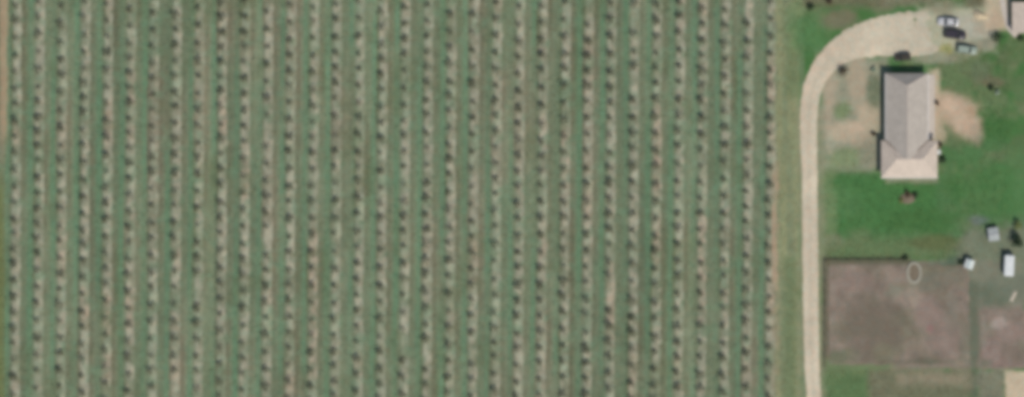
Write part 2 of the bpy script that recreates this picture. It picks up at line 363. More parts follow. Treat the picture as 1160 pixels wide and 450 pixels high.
def gravel_sheet():
    n, k = 420, 22
    A = resample(outer, n); B = resample(inner, n)
    t = np.linspace(0, 1, k)
    mid = (A + B) / 2; A = mid + (A - mid) * 1.03; B = mid + (B - mid) * 1.03
    P = A[:, None] * (1 - t)[None, :, None] + B[:, None] * t[None, :, None]
    ed = (fbm(P[..., 0] / 5, P[..., 1] / 5, 15) - .5)
    X = GX(P[..., 0]); Y = GY(P[..., 1])
    prof = sstep(0, .15, np.minimum(t, 1 - t))[None, :] * np.ones((n, 1))
    s = np.linspace(0, 1, n)[:, None]
    prof = prof * (1 - sstep(.93, .99, s + (fbm(P[..., 0] / 9, P[..., 1] / 9, 18) - .5) * .12))
    track = np.exp(-((t - .3) / .1) ** 2) + np.exp(-((t - .7) / .1) ** 2)
    Z = -.09 + .125 * prof + ed * .16 * (1 - prof * .7) - .012 * track[None, :] * (s < .6)
    C = np.ones(P.shape[:2] + (3,)) * GRAVEL
    nz = fbm(P[..., 0] / 30, P[..., 1] / 30, 16)[..., None]
    C = C * (.85 + .3 * nz); C = C * (.93 + .14 * fbm(P[..., 0] / 4, P[..., 1] / 7, 19)[..., None]); C = C * (1 - .10 * np.exp(-((t - .5) / .12) ** 2)[None, :, None] * (s < .62)[..., None])
    warm = (sstep(.25, .55, s) * (1 - sstep(.6, .75, s)))[..., None] * np.exp(-((t - .1) / .22) ** 2)[None, :, None]
    C = C * (1 - warm * .5) + np.array((.56, .42, .30)) * warm * .5
    grey = sstep(.72, .95, s)[..., None]
    C = C * (1 - grey * .55) + np.array((.43, .39, .29)) * grey * .55
    margin = (1 - prof)[..., None] * .5; C = C * (1 - margin) + np.array((.32, .29, .18)) * margin
    i = np.arange(n * k).reshape(n, k)
    f = np.stack([i[:-1, :-1], i[:-1, 1:], i[1:, 1:], i[1:, :-1]], -1).reshape(-1, 4)
    me = bpy.data.meshes.new('gravel_road')
    me.from_pydata(np.stack([X, Y, Z], -1).reshape(-1, 3).tolist(), [], f.tolist()); me.update()
    me.polygons.foreach_set('use_smooth', np.ones(len(f), dtype=bool))
    at = me.attributes.new('cover', 'FLOAT_COLOR', 'POINT')
    at.data.foreach_set('color', np.concatenate([C.reshape(-1, 3), np.ones((n * k, 1))], 1).ravel().astype(np.float32))
    o = mesh_obj('gravel_road', me, None, M_GROUND)
    if me.polygons[0].normal.z < 0: me.flip_normals()
    return tag(o, kind='structure')
gravel_sheet()

# ploughed gardens: furrowed sheets that sink into the ground at their edges
def plough(x0, x1, y0, y1, cols, seed):
    fx = np.arange(GX(x0), GX(x1) + .01, .15); fy = np.arange(GY(y1), GY(y0) + .01, .3)
    def zf(X, Y, Z):
        d = np.minimum(np.minimum(X - fx[0], fx[-1] - X), np.minimum(Y - fy[0], fy[-1] - Y))
        wob = (fbm(X / 3, Y / 3, seed) - .5) * .6
        e = sstep(0, .9, d + wob - .1)
        fur = .05 * np.sin((X + .35 * (fbm(X / 5, Y / 9, seed + 3) - .5)) * 2 * np.pi / .75)
        clod = (fbm(X / .5, Y / .5, seed + 5) - .5) * .09
        return -.12 + e * (.15 + fur + clod)
    def cf(X, Y, C):
        px = X / S + 580; py = 225 - Y / S
        n = fbm(px / 34, py / 34, seed + 8)[..., None]; n2 = fbm(px / 9, py / 13, seed + 9)[..., None]
        C = cols[0] * (1 - sstep(.4, .62, n)) + cols[1] * sstep(.4, .62, n)
        C = C * (.70 + .60 * n2)
        g = sstep(.52, .75, fbm(px / 22, py / 18, seed + 12))[..., None] * .55; C = C * (1 - g) + np.array((.17, .165, .105)) * g
        return cols[2](px, py, C)
    return tag(sheet('plowed_field', fx, fy, 0, zf, cf), kind='structure')
def spots1(px, py, C):
    w = (fbm(px / 12, py / 12, 91) - .5)
    def blob(cx, cy, rx, ry, col, k):
        nonlocal C
        d = np.sqrt(((px - cx) / rx) ** 2 + ((py - cy) / ry) ** 2) + w * .8
        m = (k * (1 - sstep(.4, 1.2, d)))[..., None]; C = C * (1 - m) + np.asarray(col) * m
    blob(985, 365, 40, 45, MAUVED * .9, .8); blob(965, 320, 30, 14, PINKM * .9, .6); blob(1050, 355, 20, 22, PINKM, .8)
    blob(1070, 385, 22, 26, PINKM * .97, .7); blob(1012, 330, 14, 10, np.array((.20, .20, .14)), .6); blob(1078, 350, 8, 30, np.array((.19, .17, .13)), .6)
    blob(1035, 332, 8, 18, np.array((.32, .27, .20)), .6); blob(1052, 320, 22, 12, np.array((.16, .16, .115)), .6)
    blob(1040, 412, 40, 8, np.array((.12, .115, .08)), .7); blob(950, 405, 24, 12, np.array((.13, .15, .085)), .7); blob(1000, 400, 14, 12, np.array((.19, .18, .11)), .5)
    blob(1095, 390, 8, 30, np.array((.19, .18, .13)), .5); blob(1054, 372, 5, 6, np.array((.25, .13, .12)), .6); blob(1085, 312, 20, 10, np.array((.19, .17, .125)), .6)
    return C
def spots2(px, py, C):
    w = (fbm(px / 12, py / 12, 92) - .5)
    def blob(cx, cy, rx, ry, col, k):
        nonlocal C
        d = np.sqrt(((px - cx) / rx) ** 2 + ((py - cy) / ry) ** 2) + w * .8
        m = (k * (1 - sstep(.4, 1.2, d)))[..., None]; C = C * (1 - m) + np.asarray(col) * m
    blob(1132, 366, 11, 9, np.array((.36, .30, .25)), .8); blob(1150, 378, 22, 12, PINKM, .8); blob(1112, 372, 6, 26, np.array((.22, .20, .15)), .7)
    blob(1128, 402, 7, 18, np.array((.30, .235, .19)), .5); blob(1112, 412, 14, 7, np.array((.14, .15, .10)), .7); blob(1165, 404, 30, 10, MAUVED, .6)
    return C
plough(936, 1101, 297, 416, (MAUVE * 1.04, MAUVED * 1.08, spots1), 201)
plough(1108, 1215, 348, 420, (MAUVE, PINKM * .92, spots2), 231)

# concrete walk curving past the barn
def ribbon(name, pts, wid, z, mat):
    p = resample(pts, 40); v = []; f = []
    for i, q in enumerate(p):
        d = p[min(i + 1, 39)] - p[max(i - 1, 0)]; d = d / np.linalg.norm(d); nrm = np.array((d[1], -d[0]))
        for s_, zz in ((-1, -.06), (-1, z), (1, z), (1, -.06)):
            e = q + nrm * s_ * wid / 2
            v.append((GX(e[0]), GY(e[1]), zz))
    for i in range(39):
        a, b = i * 4, i * 4 + 4
        for j in range(3): f.append((a + j, a + j + 1, b + j + 1, b + j))
    o = poly_obj(name, v, f, mat); return tag(o, kind='structure')
ribbon('concrete_path', [(1133, -30), (1135, -5), (1137, 8), (1139.5, 20), (1143, 31), (1152, 41)], 6.0, .035, M_CONC)
box('patio', (GX(1054.6), GY(121), -.01), (1.7, 14.4, .12), M_CONC, None, .01)
tag(bpy.data.objects['patio'], kind='structure')

# ------------------------------------------------------------------ foliage
def leaf_cloud(n, blobs, size, r, flat=.5):
    """n leaf-sized quads through the volume of the blobs ((x,y,z,rx,ry,rz), ...)"""
    wts = np.array([b[3] * b[4] * b[5] for b in blobs]); wts = wts / wts.sum()
    which = r.choice(len(blobs), n, p=wts)
    B = np.array(blobs)[which]
    d = r.normal(size=(n, 3)); d /= np.linalg.norm(d, axis=1)[:, None]
    rad = (.35 + .65 * r.random(n) ** .5)[:, None]
    c = B[:, :3] + d * rad * B[:, 3:6]
    nrm = d + np.array((0, 0, flat)) + r.normal(size=(n, 3)) * .5; nrm /= np.linalg.norm(nrm, axis=1)[:, None]
    t = np.cross(nrm, r.normal(size=(n, 3))); t /= np.linalg.norm(t, axis=1)[:, None]; b = np.cross(nrm, t)
    s = size * (.6 + .8 * r.random(n))[:, None]
    v = np.stack([c - t * s, c + b * s * .55 - nrm * s * .1, c + t * s, c - b * s * .55 - nrm * s * .1], 1)
    v[:, :, 2] = np.maximum(v[:, :, 2], .02)
    return v.reshape(-1, 3)
def quads_mesh(name, v, mat):
    me = bpy.data.meshes.new(name); nq = len(v) // 4
    me.vertices.add(len(v)); me.vertices.foreach_set('co', v.ravel().astype(np.float32))
    me.loops.add(len(v)); me.loops.foreach_set('vertex_index', np.arange(len(v), dtype=np.int32))
    me.polygons.add(nq); me.polygons.foreach_set('loop_start', np.arange(0, len(v), 4, dtype=np.int32))
    me.update(calc_edges=True); me.materials.append(mat)
    return me
def trunk_mesh(name, h, r0, limbs, rr):
    bm = bmesh.new(); top = h * .45
    add_tube(bm, (0, 0, -.15), (0.02, 0, top), r0, r0 * .7, 6)
    for k in range(limbs):
        a = k * 2 * math.pi / limbs + rr.random() * .8; l = h * .42
        add_tube(bm, (0.02, 0, top * .85), (math.cos(a) * l * .6, math.sin(a) * l * .6, top + l * .75), r0 * .6, r0 * .2, 5)
    me = bpy.data.meshes.new(name); bm.to_mesh(me); bm.free(); me.materials.append(M_BARK); return me
VAR = []
for k in range(6):
    r = np.random.default_rng(300 + k); rr = random.Random(k)
    blobs = [(0, 0, .85, .5, .5, .36)]
    for q in range(5):
        a = q * 1.257 + r.random(); d = .42 + .26 * r.random()
        blobs.append((math.cos(a) * d, math.sin(a) * d, .62 + .36 * r.random(), .38, .38, .28))
    v = leaf_cloud(150 + 25 * k, blobs, .095, r)
    VAR.append((v, quads_mesh('crown', v, M_LEAF), trunk_mesh('trunk', 1.6, .05, 4, rr)))

# ------------------------------------------------------------------ orchard
ORD = ['first', 'second', 'third', 'fourth', 'fifth', 'sixth', 'seventh', 'eighth', 'ninth', 'tenth', 'eleventh', 'twelfth', 'thirteenth', 'fourteenth', 'fifteenth', 'sixteenth', 'seventeenth', 'eighteenth', 'nineteenth', 'twentieth', 'twenty-first', 'twenty-second', 'twenty-third', 'twenty-fourth', 'twenty-fifth', 'twenty-sixth', 'twenty-seventh', 'twenty-eighth', 'twenty-ninth', 'thirtieth']
rest_crown, rest_trunk = [], []
tr = random.Random(5)
made = 0
for row in range(-2, NROW):
    py = -60.0 + tr.random() * 18
    fromroad = NROW - 1 - row; count = 0
    while py < 512:
        py += 18.35 * (1 + tr.uniform(-.12, .12))
        gap = tr.random() < .025 and row != NROW - 1
        sc = tr.uniform(.84, 1.36); rot = tr.uniform(0, 6.28); vi = tr.randrange(6)
        jx = tr.uniform(-.14, .14); jy = tr.uniform(-.1, .1)
        if gap: continue
        x = GX(ROW0 + 1.6 + row * ROWD + row_shift(py)) + jx; y = GY(py) + jy
        inside = 0.5 < py < 451
        if fromroad < 12 and inside and made < 300:
            t = empty('orchard_tree', (x, y, 0), rot); t.scale = (sc * 1.04,) * 3
            tag(t, 'young orchard tree, %s from the top in the %s row from the road' % (ORD[count], ORD[fromroad]), 'tree', 'young trees in the orchard rows')
            mesh_obj('trunk', VAR[vi][2], t); mesh_obj('crown', VAR[vi][1], t)
            count += 1; made += 1
        else:
            c, s_ = math.cos(rot) * sc, math.sin(rot) * sc
            R = np.array(((c, -s_, 0), (s_, c, 0), (0, 0, sc)))
            rest_crown.append(VAR[vi][0] @ R.T + np.array((x, y, 0)))
            rest_trunk.append((x, y, sc))
me = quads_mesh('orchard_trees', np.concatenate(rest_crown), M_LEAF)
o = mesh_obj('orchard_trees', me)
tag(o, 'young orchard trees of the western rows, farther from the gravel road', 'trees', kind='stuff')
bm = bmesh.new()
for x, y, s_ in rest_trunk: add_tube(bm, (x, y, -.1), (x, y, 1.0 * s_), .05, .03, 5)
tb = bm_obj('trunks', bm, M_BARK, o); tb['kind'] = 'stuff'

# grass tufts over the green ground, coloured like the turf they stand in
def tufts(n, name, label):
    r = np.random.default_rng(77)
    x = r.uniform(-120, 122, n); y = r.uniform(-50, 50, n)
    C, b, z = cover(x[None], y[None]); C = C[0]; b = b[0]; z = z[0]
    px = x / S + 580; py = 225 - y / S
    road = (px > 903) & (px < 934) & (py > 60); house = (px > 994) & (px < 1063) & (py > 76) & (py < 204)
    fld = (px > 934) & (py > 294) & (py < 420)
    drv = (px > 925) & (px < 1070) & (py < 70) & (py > 8)
    keep = (b < .35 + .3 * r.random(n)) & ~road & ~house & ~fld & ~drv & (px < 1142 + 0 * px)
    x, y, z, C = x[keep], y[keep], z[keep], C[keep]; m = len(x)
    nb = 3
    a = r.uniform(0, 6.28, (m, nb)); h = r.uniform(.06, .17, (m, nb)); w = r.uniform(.05, .13, (m, nb))
    bx = x[:, None] + r.normal(size=(m, nb)) * .09; by = y[:, None] + r.normal(size=(m, nb)) * .09
    dx, dy = np.cos(a), np.sin(a)
    p0 = np.stack([bx - dy * w, by + dx * w, np.broadcast_to(z[:, None], bx.shape)], -1)
    p1 = np.stack([bx + dy * w, by - dx * w, np.broadcast_to(z[:, None], bx.shape)], -1)
    p2 = np.stack([bx + dx * h * 1.3, by + dy * h * 1.3, z[:, None] + h], -1)
    v = np.stack([p0, p1, p2], 2).reshape(-1, 3)
    me = bpy.data.meshes.new(name); nt = len(v) // 3
    me.vertices.add(len(v)); me.vertices.foreach_set('co', v.ravel().astype(np.float32))
    me.loops.add(len(v)); me.loops.foreach_set('vertex_index', np.arange(len(v), dtype=np.int32))
    me.polygons.add(nt); me.polygons.foreach_set('loop_start', np.arange(0, len(v), 3, dtype=np.int32))
    me.update(calc_edges=True)
    at = me.attributes.new('cover', 'FLOAT_COLOR', 'POINT')
    col = np.repeat(C * r.uniform(.75, 1.15, (m, 1)), nb * 3, 0)
    at.data.foreach_set('color', np.concatenate([col, np.ones((len(col), 1))], 1).ravel().astype(np.float32))
    o = mesh_obj(name, me, None, M_GROUND); tag(o, label, 'grass', kind='stuff')
tufts(110000, 'grass', 'short rough grass between the orchard rows and on the lawn')

# shrubs and trees round the house
def shrub(name, px, py, rad, h, mat, label, cat='shrub', n=380, seed=0, leaf=.10, tree=False):
    r = np.random.default_rng(900 + seed); rr = random.Random(seed); rad *= 1.2; n = int(n * 1.3)
    x, y = GX(px), GY(py); z = ground_z(x, y)
    t = empty(name, (x, y, z)); tag(t, label, cat)
    z0 = h * .3 if tree else .12
    blobs = []
    for q in range(7):
        a = q * .9 + r.random() * .6; d = rad * (.15 + .5 * r.random())
        rb = rad * (.38 + .22 * r.random())
        blobs.append((math.cos(a) * d, math.sin(a) * d, z0 + (h - z0) * (.35 + .4 * r.random()), rb, rb, min(rb, h * .32)))
    me = quads_mesh('crown', leaf_cloud(n, blobs, leaf, r), mat)
    mesh_obj('trunk', trunk_mesh('trunk', h, .035 + .02 * rad, 5, rr), t); mesh_obj('crown', me, t)
    return t
shrub('round_shrub', 955, 81, 1.3, 1.9, M_LEAF_BR, 'round brown shrub standing alone on the inside of the driveway bend', seed=1, n=520)
shrub('round_shrub', 917.5, 8, .95, 1.2, M_LEAF_DK, 'dark green shrub on the grass at top, left of the driveway', seed=2)
shrub('round_shrub', 939, 1.5, .7, .9, M_LEAF_BR, 'small reddish brown shrub at the top edge, left of the driveway', seed=3)
shrub('round_shrub', 1129, 41.5, 1.45, 1.9, M_LEAF_DK, 'dark green shrub below the end of the concrete path by the barn', seed=4, n=560)
shrub('round_shrub', 1156, 43.5, .85, 1.0, M_LEAF_DK, 'dark shrub against the south wall of the corner barn', seed=5)
shrub('round_shrub', 990, 151.5, .55, .9, M_LEAF_BR, 'small brown shrub beside the west wall of the house', seed=6)
shrub('round_shrub', 1061, 117, .6, .9, M_LEAF_BR, 'brown shrub on the patio edge east of the house', seed=7)
shrub('round_shrub', 1064.5, 164.5, .55, 1.1, M_LEAF_BR, 'dark brown shrub at the inner corner east of the house', seed=8)
shrub('round_shrub', 1067, 181, .85, 1.2, M_LEAF_DK, 'dark green shrub at the east wall of the house wing', seed=9, n=480)
shrub('silvery_shrub', 1130, 105, .6, .9, M_LEAF_SV, 'pale silvery shrub on the lawn east of the bare earth', seed=10)
shrub('round_shrub', 1122.5, 99.5, .75, 1.0, M_LEAF_DK, 'low shrub darkened for shade, beside the silvery one on the east lawn', seed=11)  # its dark leaf colour stands in for the silvery shrub's shadow
shrub('silvery_shrub', 989, 78.5, .55, .8, M_LEAF_SV, 'pale silvery shrub off the northwest corner of the house', seed=12)
shrub('round_shrub', 1025.5, 292.5, .6, 1.0, M_LEAF_DK, 'dark shrub at the garden edge beside the oval bed', seed=13)
shrub('small_tree', 1152, 274, 1.6, 2.8, M_LEAF_DK, 'dark leafy tree by the right edge, above the white caravan', 'tree', 1100, 14, .12, True)
shrub('small_tree', 1153, 255, 1.1, 1.9, M_LEAF_YG, 'small yellow-green tree by the right edge, north of the dark tree', 'tree', 600, 15, .10, True)
shrub('round_shrub', 1088, 297, .6, .8, M_LEAF_DK, 'low dark shrub left of the small white shed', seed=16)
shrub('round_shrub', 1028, 219.5, .75, .9, M_LEAF_BR, 'brown shrub in the middle of the lawn bed south of the house', seed=17)
shrub('round_shrub', 1036.5, 221, .7, .8, M_LEAF_DK, 'dark green shrub on the right of the lawn bed', seed=18)
shrub('yellow_shrub', 1020.5, 227, .6, .6, M_LEAF_YG, 'low yellowish shrub on the left of the lawn bed', seed=19)
# lawn bed
def disc_bed(name, px, py, rx, ry, h, mat, seed, rim=None, inner_drop=0.0):
    bm = bmesh.new(); r = random.Random(seed); n = 28; ring = []
    c = bm.verts.new((0, 0, h * (1 - inner_drop)))
    for k in range(n):
        a = 2 * math.pi * k / n; w = 1 + r.uniform(-.06, .06)
        ring.append((bm.verts.new((math.cos(a) * rx * w, math.sin(a) * ry * w, -.08)), bm.verts.new((math.cos(a) * rx * .8 * w, math.sin(a) * ry * .8 * w, h * .8))))
    for k in range(n):
        a, b = ring[k], ring[(k + 1) % n]
        bm.faces.new((a[0], b[0], b[1], a[1])); bm.faces.new((a[1], b[1], c))
    o = bm_obj(name, bm, mat, None, True); o.location = (GX(px), GY(py), 0); return o
bed = disc_bed('flower_bed', 1028, 225, 1.9, 1.3, .10, M_BEDSOIL, 3)
tag(bed, 'low bed of brown soil in the lawn south of the house', 'flower bed')

# ------------------------------------------------------------------ buildings
def uv_faces(me):
    uv = me.uv_layers.new(name='UVMap')
    for p in me.polygons:
        n = p.normal; u = Vector((-n.y, n.x, 0))
        u = u.normalized() if u.length > 1e-4 else Vector((1, 0, 0)); v = n.cross(u)
        for li in p.loop_indices:
            c = me.vertices[me.loops[li].vertex_index].co
            uv.data[li].uv = (c.dot(u), c.dot(v))
def roof_solid(name, verts, faces, mat, parent, drop=.16):
    """roof planes plus an underside, so the roof has thickness"""
    n = len(verts); v2 = list(verts) + [(x, y, z - drop) for x, y, z in verts]
    f2 = list(faces) + [tuple(reversed([i + n for i in f])) for f in faces]
    cnt = {}
    for f in faces:
        for i in range(len(f)):
            e = (f[i], f[(i + 1) % len(f)]); cnt[e] = 1
    for a, b in list(cnt):
        if (b, a) not in cnt: f2.append((b, a, a + n, b + n))
    o = poly_obj(name, v2, f2, mat, parent); uv_faces(o.data); return o
def cap(parent, a, b, mat=None):
    a = Vector(a); b = Vector(b); d = b - a
    bm = bmesh.new(); add_box(bm, (0, 0, 0), (d.length, .24, .05), 0, .015)
    o = bm_obj('ridge_cap', bm, mat or M_CAP, parent)
    o.location = (a + b) / 2 + Vector((0, 0, .03)); o.rotation_euler = d.to_track_quat('X', 'Z').to_euler()
    return o
def window(parent, c, w, h, axis):
    """axis 'x' : wall faces +-x"""
    s = (.08, w, h) if axis == 'x' else (w, .08, h)
    f = box('window', c, s, M_TRIM, parent)
    s2 = (.10, w - .16, h - .16) if axis == 'x' else (w - .16, .10, h - .16)
    box('pane', c, s2, M_GLASS, f)
    s3 = (.22, w + .12, .06) if axis == 'x' else (w + .12, .22, .06)
    box('sill', (c[0], c[1], c[2] - h / 2 - .03), s3, M_TRIM, f)
    return f
def house():
    cx, cy = GX(1029), GY(142)
    t = empty('farm_house', (cx, cy, 0))
    tag(t, 'long house with beige hipped shingle roof and wider south wing', 'house')
    L = lambda px, py, z: (GX(px) - cx, GY(py) - cy, z)
    E = 2.9
    x0, x1, y0, y1 = 1002.5, 1050.5, 83.5, 176; rx = 1026.3; rise = 2.25
    # main wing, hipped at the north end and running into the south wing
    v = [L(x0, y0, E), L(x1, y0, E), L(x1, y1, E), L(x0, y1, E), L(rx, 97.5, E + rise), L(rx, 181, E + rise)]
    f = [(0, 4, 5, 3), (1, 2, 5, 4), (0, 1, 4), (3, 5, 2)]
    rf = roof_solid('roof', v, f, M_ROOF, t)
    cap(rf, v[4], L(rx, 178, E + rise)); cap(rf, v[0], v[4]); cap(rf, v[1], v[4])
    # south wing, hipped both ends
    a0, a1, b0, b1 = 997.5, 1061, 159.5, 201.5; ry = 180.5; r2 = 1.95
    w = [L(a0, b0, E - .02), L(a1, b0, E - .02), L(a1, b1, E - .02), L(a0, b1, E - .02), L(a0 + 17, ry, E + r2), L(a1 - 17, ry, E + r2)]
    g = [(0, 1, 5, 4), (1, 2, 5), (2, 3, 4, 5), (3, 0, 4)]
    rw = roof_solid('roof', w, g, M_ROOF2, t); rw['label'] = 'paler pinkish roof of the south wing'
    for a, b in ((4, 5), (0, 4), (3, 4), (1, 5), (2, 5)): cap(rw, w[a], w[b], M_CAP2)
    for pa, pb, za in (((x0, b0), (x0 + 12.5, b0 + 11.5), E), ((x1, b0), (x1 - 12.5, b0 + 11.5), E)):
        c = cap(rf, L(*pa, za + .02), L(*pb, za + 1.12), M_BROWN); c.name = 'valley_flashing'
    # vents on the roof
    for px, py, z in ((1034, 120, E + 1.45), (1019, 140, E + 1.45), (1036, 151, E + 1.25)):
        bm = bmesh.new(); q = L(px, py, z); add_tube(bm, q, (q[0], q[1], q[2] + .5), .06, .06, 8); add_tube(bm, (q[0], q[1], q[2] + .45), (q[0], q[1], q[2] + .55), .10, .10, 8)
        bm_obj('vent_pipe', bm, M_METAL, rf)
    # walls
    def wallbox(xa, xb, ya, yb, zt):
        A, B = L(xa, yb, 0), L(xb, ya, 0)
        return box('wall', ((A[0] + B[0]) / 2, (A[1] + B[1]) / 2, zt / 2 - .15), (B[0] - A[0], B[1] - A[1], zt + .3), M_WALL, t)
    wallbox(x0 + 2.5, x1 - 2.5, y0 + 2.5, 162, 2.85); wallbox(a0 + 2.5, a1 - 2.5, b0 + 2.5, b1 - 2.5, 2.83)
    # eaves boards
    def gut(pa, pb, z):
        a, b = Vector(L(*pa, z)), Vector(L(*pb, z)); d = b - a
        o = box('gutter', (0, 0, 0), (d.length, .12, .12), M_TRIM, t); o.location = (a + b) / 2; o.rotation_euler = (0, 0, math.atan2(d.y, d.x))
    gut((x0 - .3, y0), (x0 - .3, b0 - 1), E - .08); gut((x1 + .3, y0), (x1 + .3, b0 - 1), E - .08)
    gut((a0, b1 + .3), (a1, b1 + .3), E - .1)
    for py in (95, 112, 130, 146): window(t, L(x0 + 2.5, py, 1.45), 1.4, 1.2, 'x')
    for py in (92, 128, 146): window(t, L(x1 - 2.5, py, 1.45), 1.4, 1.2, 'x')
    for px in (1014, 1029, 1046): window(t, L(px, b1 - 2.5, 1.45), 1.6, 1.2, 'y')
    for px in (1013, 1040): window(t, L(px, y0 + 2.5, 1.45), 1.4, 1.2, 'y')
    for c, s in ((L(x1 - 2.5, 110, 1.02), (.1, .95, 2.1)), (L(1026, y0 + 2.5, 1.02), (.95, .1, 2.1))):
        d = box('door', c, s, M_DOOR, t); box('handle', (c[0] + (.07 if s[0] < .5 else .35), c[1] + (.35 if s[0] < .5 else .07), 1.0), (.05, .05, .12), M_METAL, d)
    return t
house()
# small white box at the wall (outdoor unit)
u = empty('utility_box', (GX(1063.2), GY(172.5), 0)); tag(u, 'small white utility box against the east wall of the house', 'utility box')
box('casing', (0, 0, .42), (.75, .9, .9), M_WHITE, u, .03); box('lid', (0, 0, .89), (.8, .95, .05), M_WHITE, u, .01); box('grille', (.385, 0, .45), (.02, .7, .6), M_METAL, u)
def gable_building(name, px0, px1, py0, py1, eave, rise, axis, label, cat, wallm, roofm, rz=0.0, over=.25, group=None):
    cx, cy = GX((px0 + px1) / 2), GY((py0 + py1) / 2); hx = (px1 - px0) * S / 2; hy = (py1 - py0) * S / 2
    t = empty(name, (cx, cy, ground_z(cx, cy) * 0), rz); tag(t, label, cat)
    wx, wy = hx - over, hy - over
    if axis == 'y':
        v = [(-hx, -hy, eave), (hx, -hy, eave), (hx, hy, eave), (-hx, hy, eave), (0, -hy, eave + rise), (0, hy, eave + rise)]
        f = [(0, 4, 5, 3), (1, 2, 5, 4)]; rs = ((0, -hy, eave + rise), (0, hy, eave + rise))
        k = rise * over / hx
        wv = [(-wx, -wy, -.2), (wx, -wy, -.2), (wx, wy, -.2), (-wx, wy, -.2), (-wx, -wy, eave + k - .08), (wx, -wy, eave + k - .08), (wx, wy, eave + k - .08), (-wx, wy, eave + k - .08), (0, -wy, eave + rise - .1), (0, wy, eave + rise - .1)]
        wf = [(0, 1, 5, 8, 4), (2, 3, 7, 9, 6), (0, 4, 7, 3), (1, 2, 6, 5), (4, 8, 9, 7), (5, 6, 9, 8)]
    else:
        v = [(-hx, -hy, eave), (hx, -hy, eave), (hx, hy, eave), (-hx, hy, eave), (-hx, 0, eave + rise), (hx, 0, eave + rise)]
        f = [(0, 1, 5, 4), (2, 3, 4, 5)]; rs = ((-hx, 0, eave + rise), (hx, 0, eave + rise))
        k = rise * over / hy
        wv = [(-wx, -wy, -.2), (wx, -wy, -.2), (wx, wy, -.2), (-wx, wy, -.2), (-wx, -wy, eave + k - .08), (wx, -wy, eave + k - .08), (wx, wy, eave + k - .08), (-wx, wy, eave + k - .08), (-wx, 0, eave + rise - .1), (wx, 0, eave + rise - .1)]
        wf = [(0, 1, 5, 4), (2, 3, 7, 6), (3, 0, 4, 8, 7), (1, 2, 6, 9, 5), (4, 5, 9, 8), (6, 7, 8, 9)]
    rf = roof_solid('roof', v, f, roofm, t, .08); cap(rf, rs[0], rs[1], roofm if roofm is not M_ROOF else M_CAP)
    poly_obj('wall', wv, wf, wallm, t)
    d = box('door', (0, -wy - .02, min(1.0, eave * .45)), (min(.95, wx), .06, min(2.0, eave * .88)), M_DOOR, t); box('handle', (.3 * min(.95, wx), -wy - .07, .95), (.04, .06, .12), M_METAL, d)
    window(t, (-wx - .01, 0, eave * .62), min(.9, wy), .6, 'x')
    return t
gable_building('barn', 1145.5, 1196, 3, 38, 2.7, 1.0, 'y', 'beige-roofed barn in the upper right corner, cut by the frame', 'barn', M_WALL, M_ROOF2)
gable_building('garden_shed', 1092.5, 1102.5, 294, 304.5, 1.75, .35, 'y', 'small white-roofed shed at the upper right corner of the ploughed garden', 'shed', M_WOOD, M_ROOFW, math.radians(-18), .12)
gable_building('tool_shed', 1119, 1131, 258, 273, 1.5, .3, 'x', 'grey-roofed shed at the lawn edge, above the white caravan', 'shed', M_WOOD, M_ROOFG, math.radians(8), .12)

# white caravan
def caravan():
    t = empty('caravan', (GX(1142.5), GY(301), -.02), math.radians(-3)); tag(t, 'long white caravan parked by the right edge below the dark tree', 'caravan')
    bm = bmesh.new(); add_box(bm, (0, 0, 1.45), (2.2, 4.7, 2.0), 0, .22); bm_obj('body', bm, M_WHITE, t)
    v = box('roof_vent', (.1, .5, 2.49), (.6, .6, .12), M_TRIM, t, .03); v = box('roof_vent', (0, -1.4, 2.48), (.45, .45, .10), M_TRIM, t, .03)
    for s in (-1, 1):
        w = empty_wheel(t, (s * 1.0, -.15, .33), .33, .2)
        f = box('window', (s * 1.102, 1.0, 1.65), (.03, 1.1, .6), M_TRIM, t); box('pane', (s * 1.112, 1.0, 1.65), (.03, .98, .48), M_GLASS, f)
    f = box('window', (0, 2.352, 1.65), (1.5, .03, .6), M_TRIM, t); box('pane', (0, 2.364, 1.65), (1.36, .03, .48), M_GLASS, f)
    d = box('door', (1.105, -1.2, 1.4), (.03, .7, 1.75), M_TRIM, t); box('handle', (1.14, -1.45, 1.35), (.04, .05, .12), M_METAL, d)
    bm = bmesh.new(); add_tube(bm, (-.6, 2.2, .45), (0, 3.3, .45), .05, .05, 6); add_tube(bm, (.6, 2.2, .45), (0, 3.3, .45), .05, .05, 6); add_tube(bm, (0, 3.25, 0), (0, 3.25, .5), .05, .05, 6)
    bm_obj('drawbar', bm, M_METAL, t)
def empty_wheel(parent, c, r, w):
    bm = bmesh.new(); bmesh.ops.create_cone(bm, cap_ends=True, segments=18, radius1=r, radius2=r, depth=w, matrix=Matrix.Translation(c) @ Matrix.Rotation(math.pi / 2, 4, 'Y'))
    bmesh.ops.bevel(bm, geom=[e for e in bm.edges if len(e.link_faces) == 2 and any(len(f.verts) > 4 for f in e.link_faces)], offset=.03, segments=1, affect='EDGES')
    o = bm_obj('wheel', bm, M_DARKRUB, parent)
    bm = bmesh.new(); bmesh.ops.create_cone(bm, cap_ends=True, segments=14, radius1=r * .6, radius2=r * .6, depth=w + .02, matrix=Matrix.Translation(c) @ Matrix.Rotation(math.pi / 2, 4, 'Y'))
    bm_obj('rim', bm, M_METAL, o); return o
caravan()

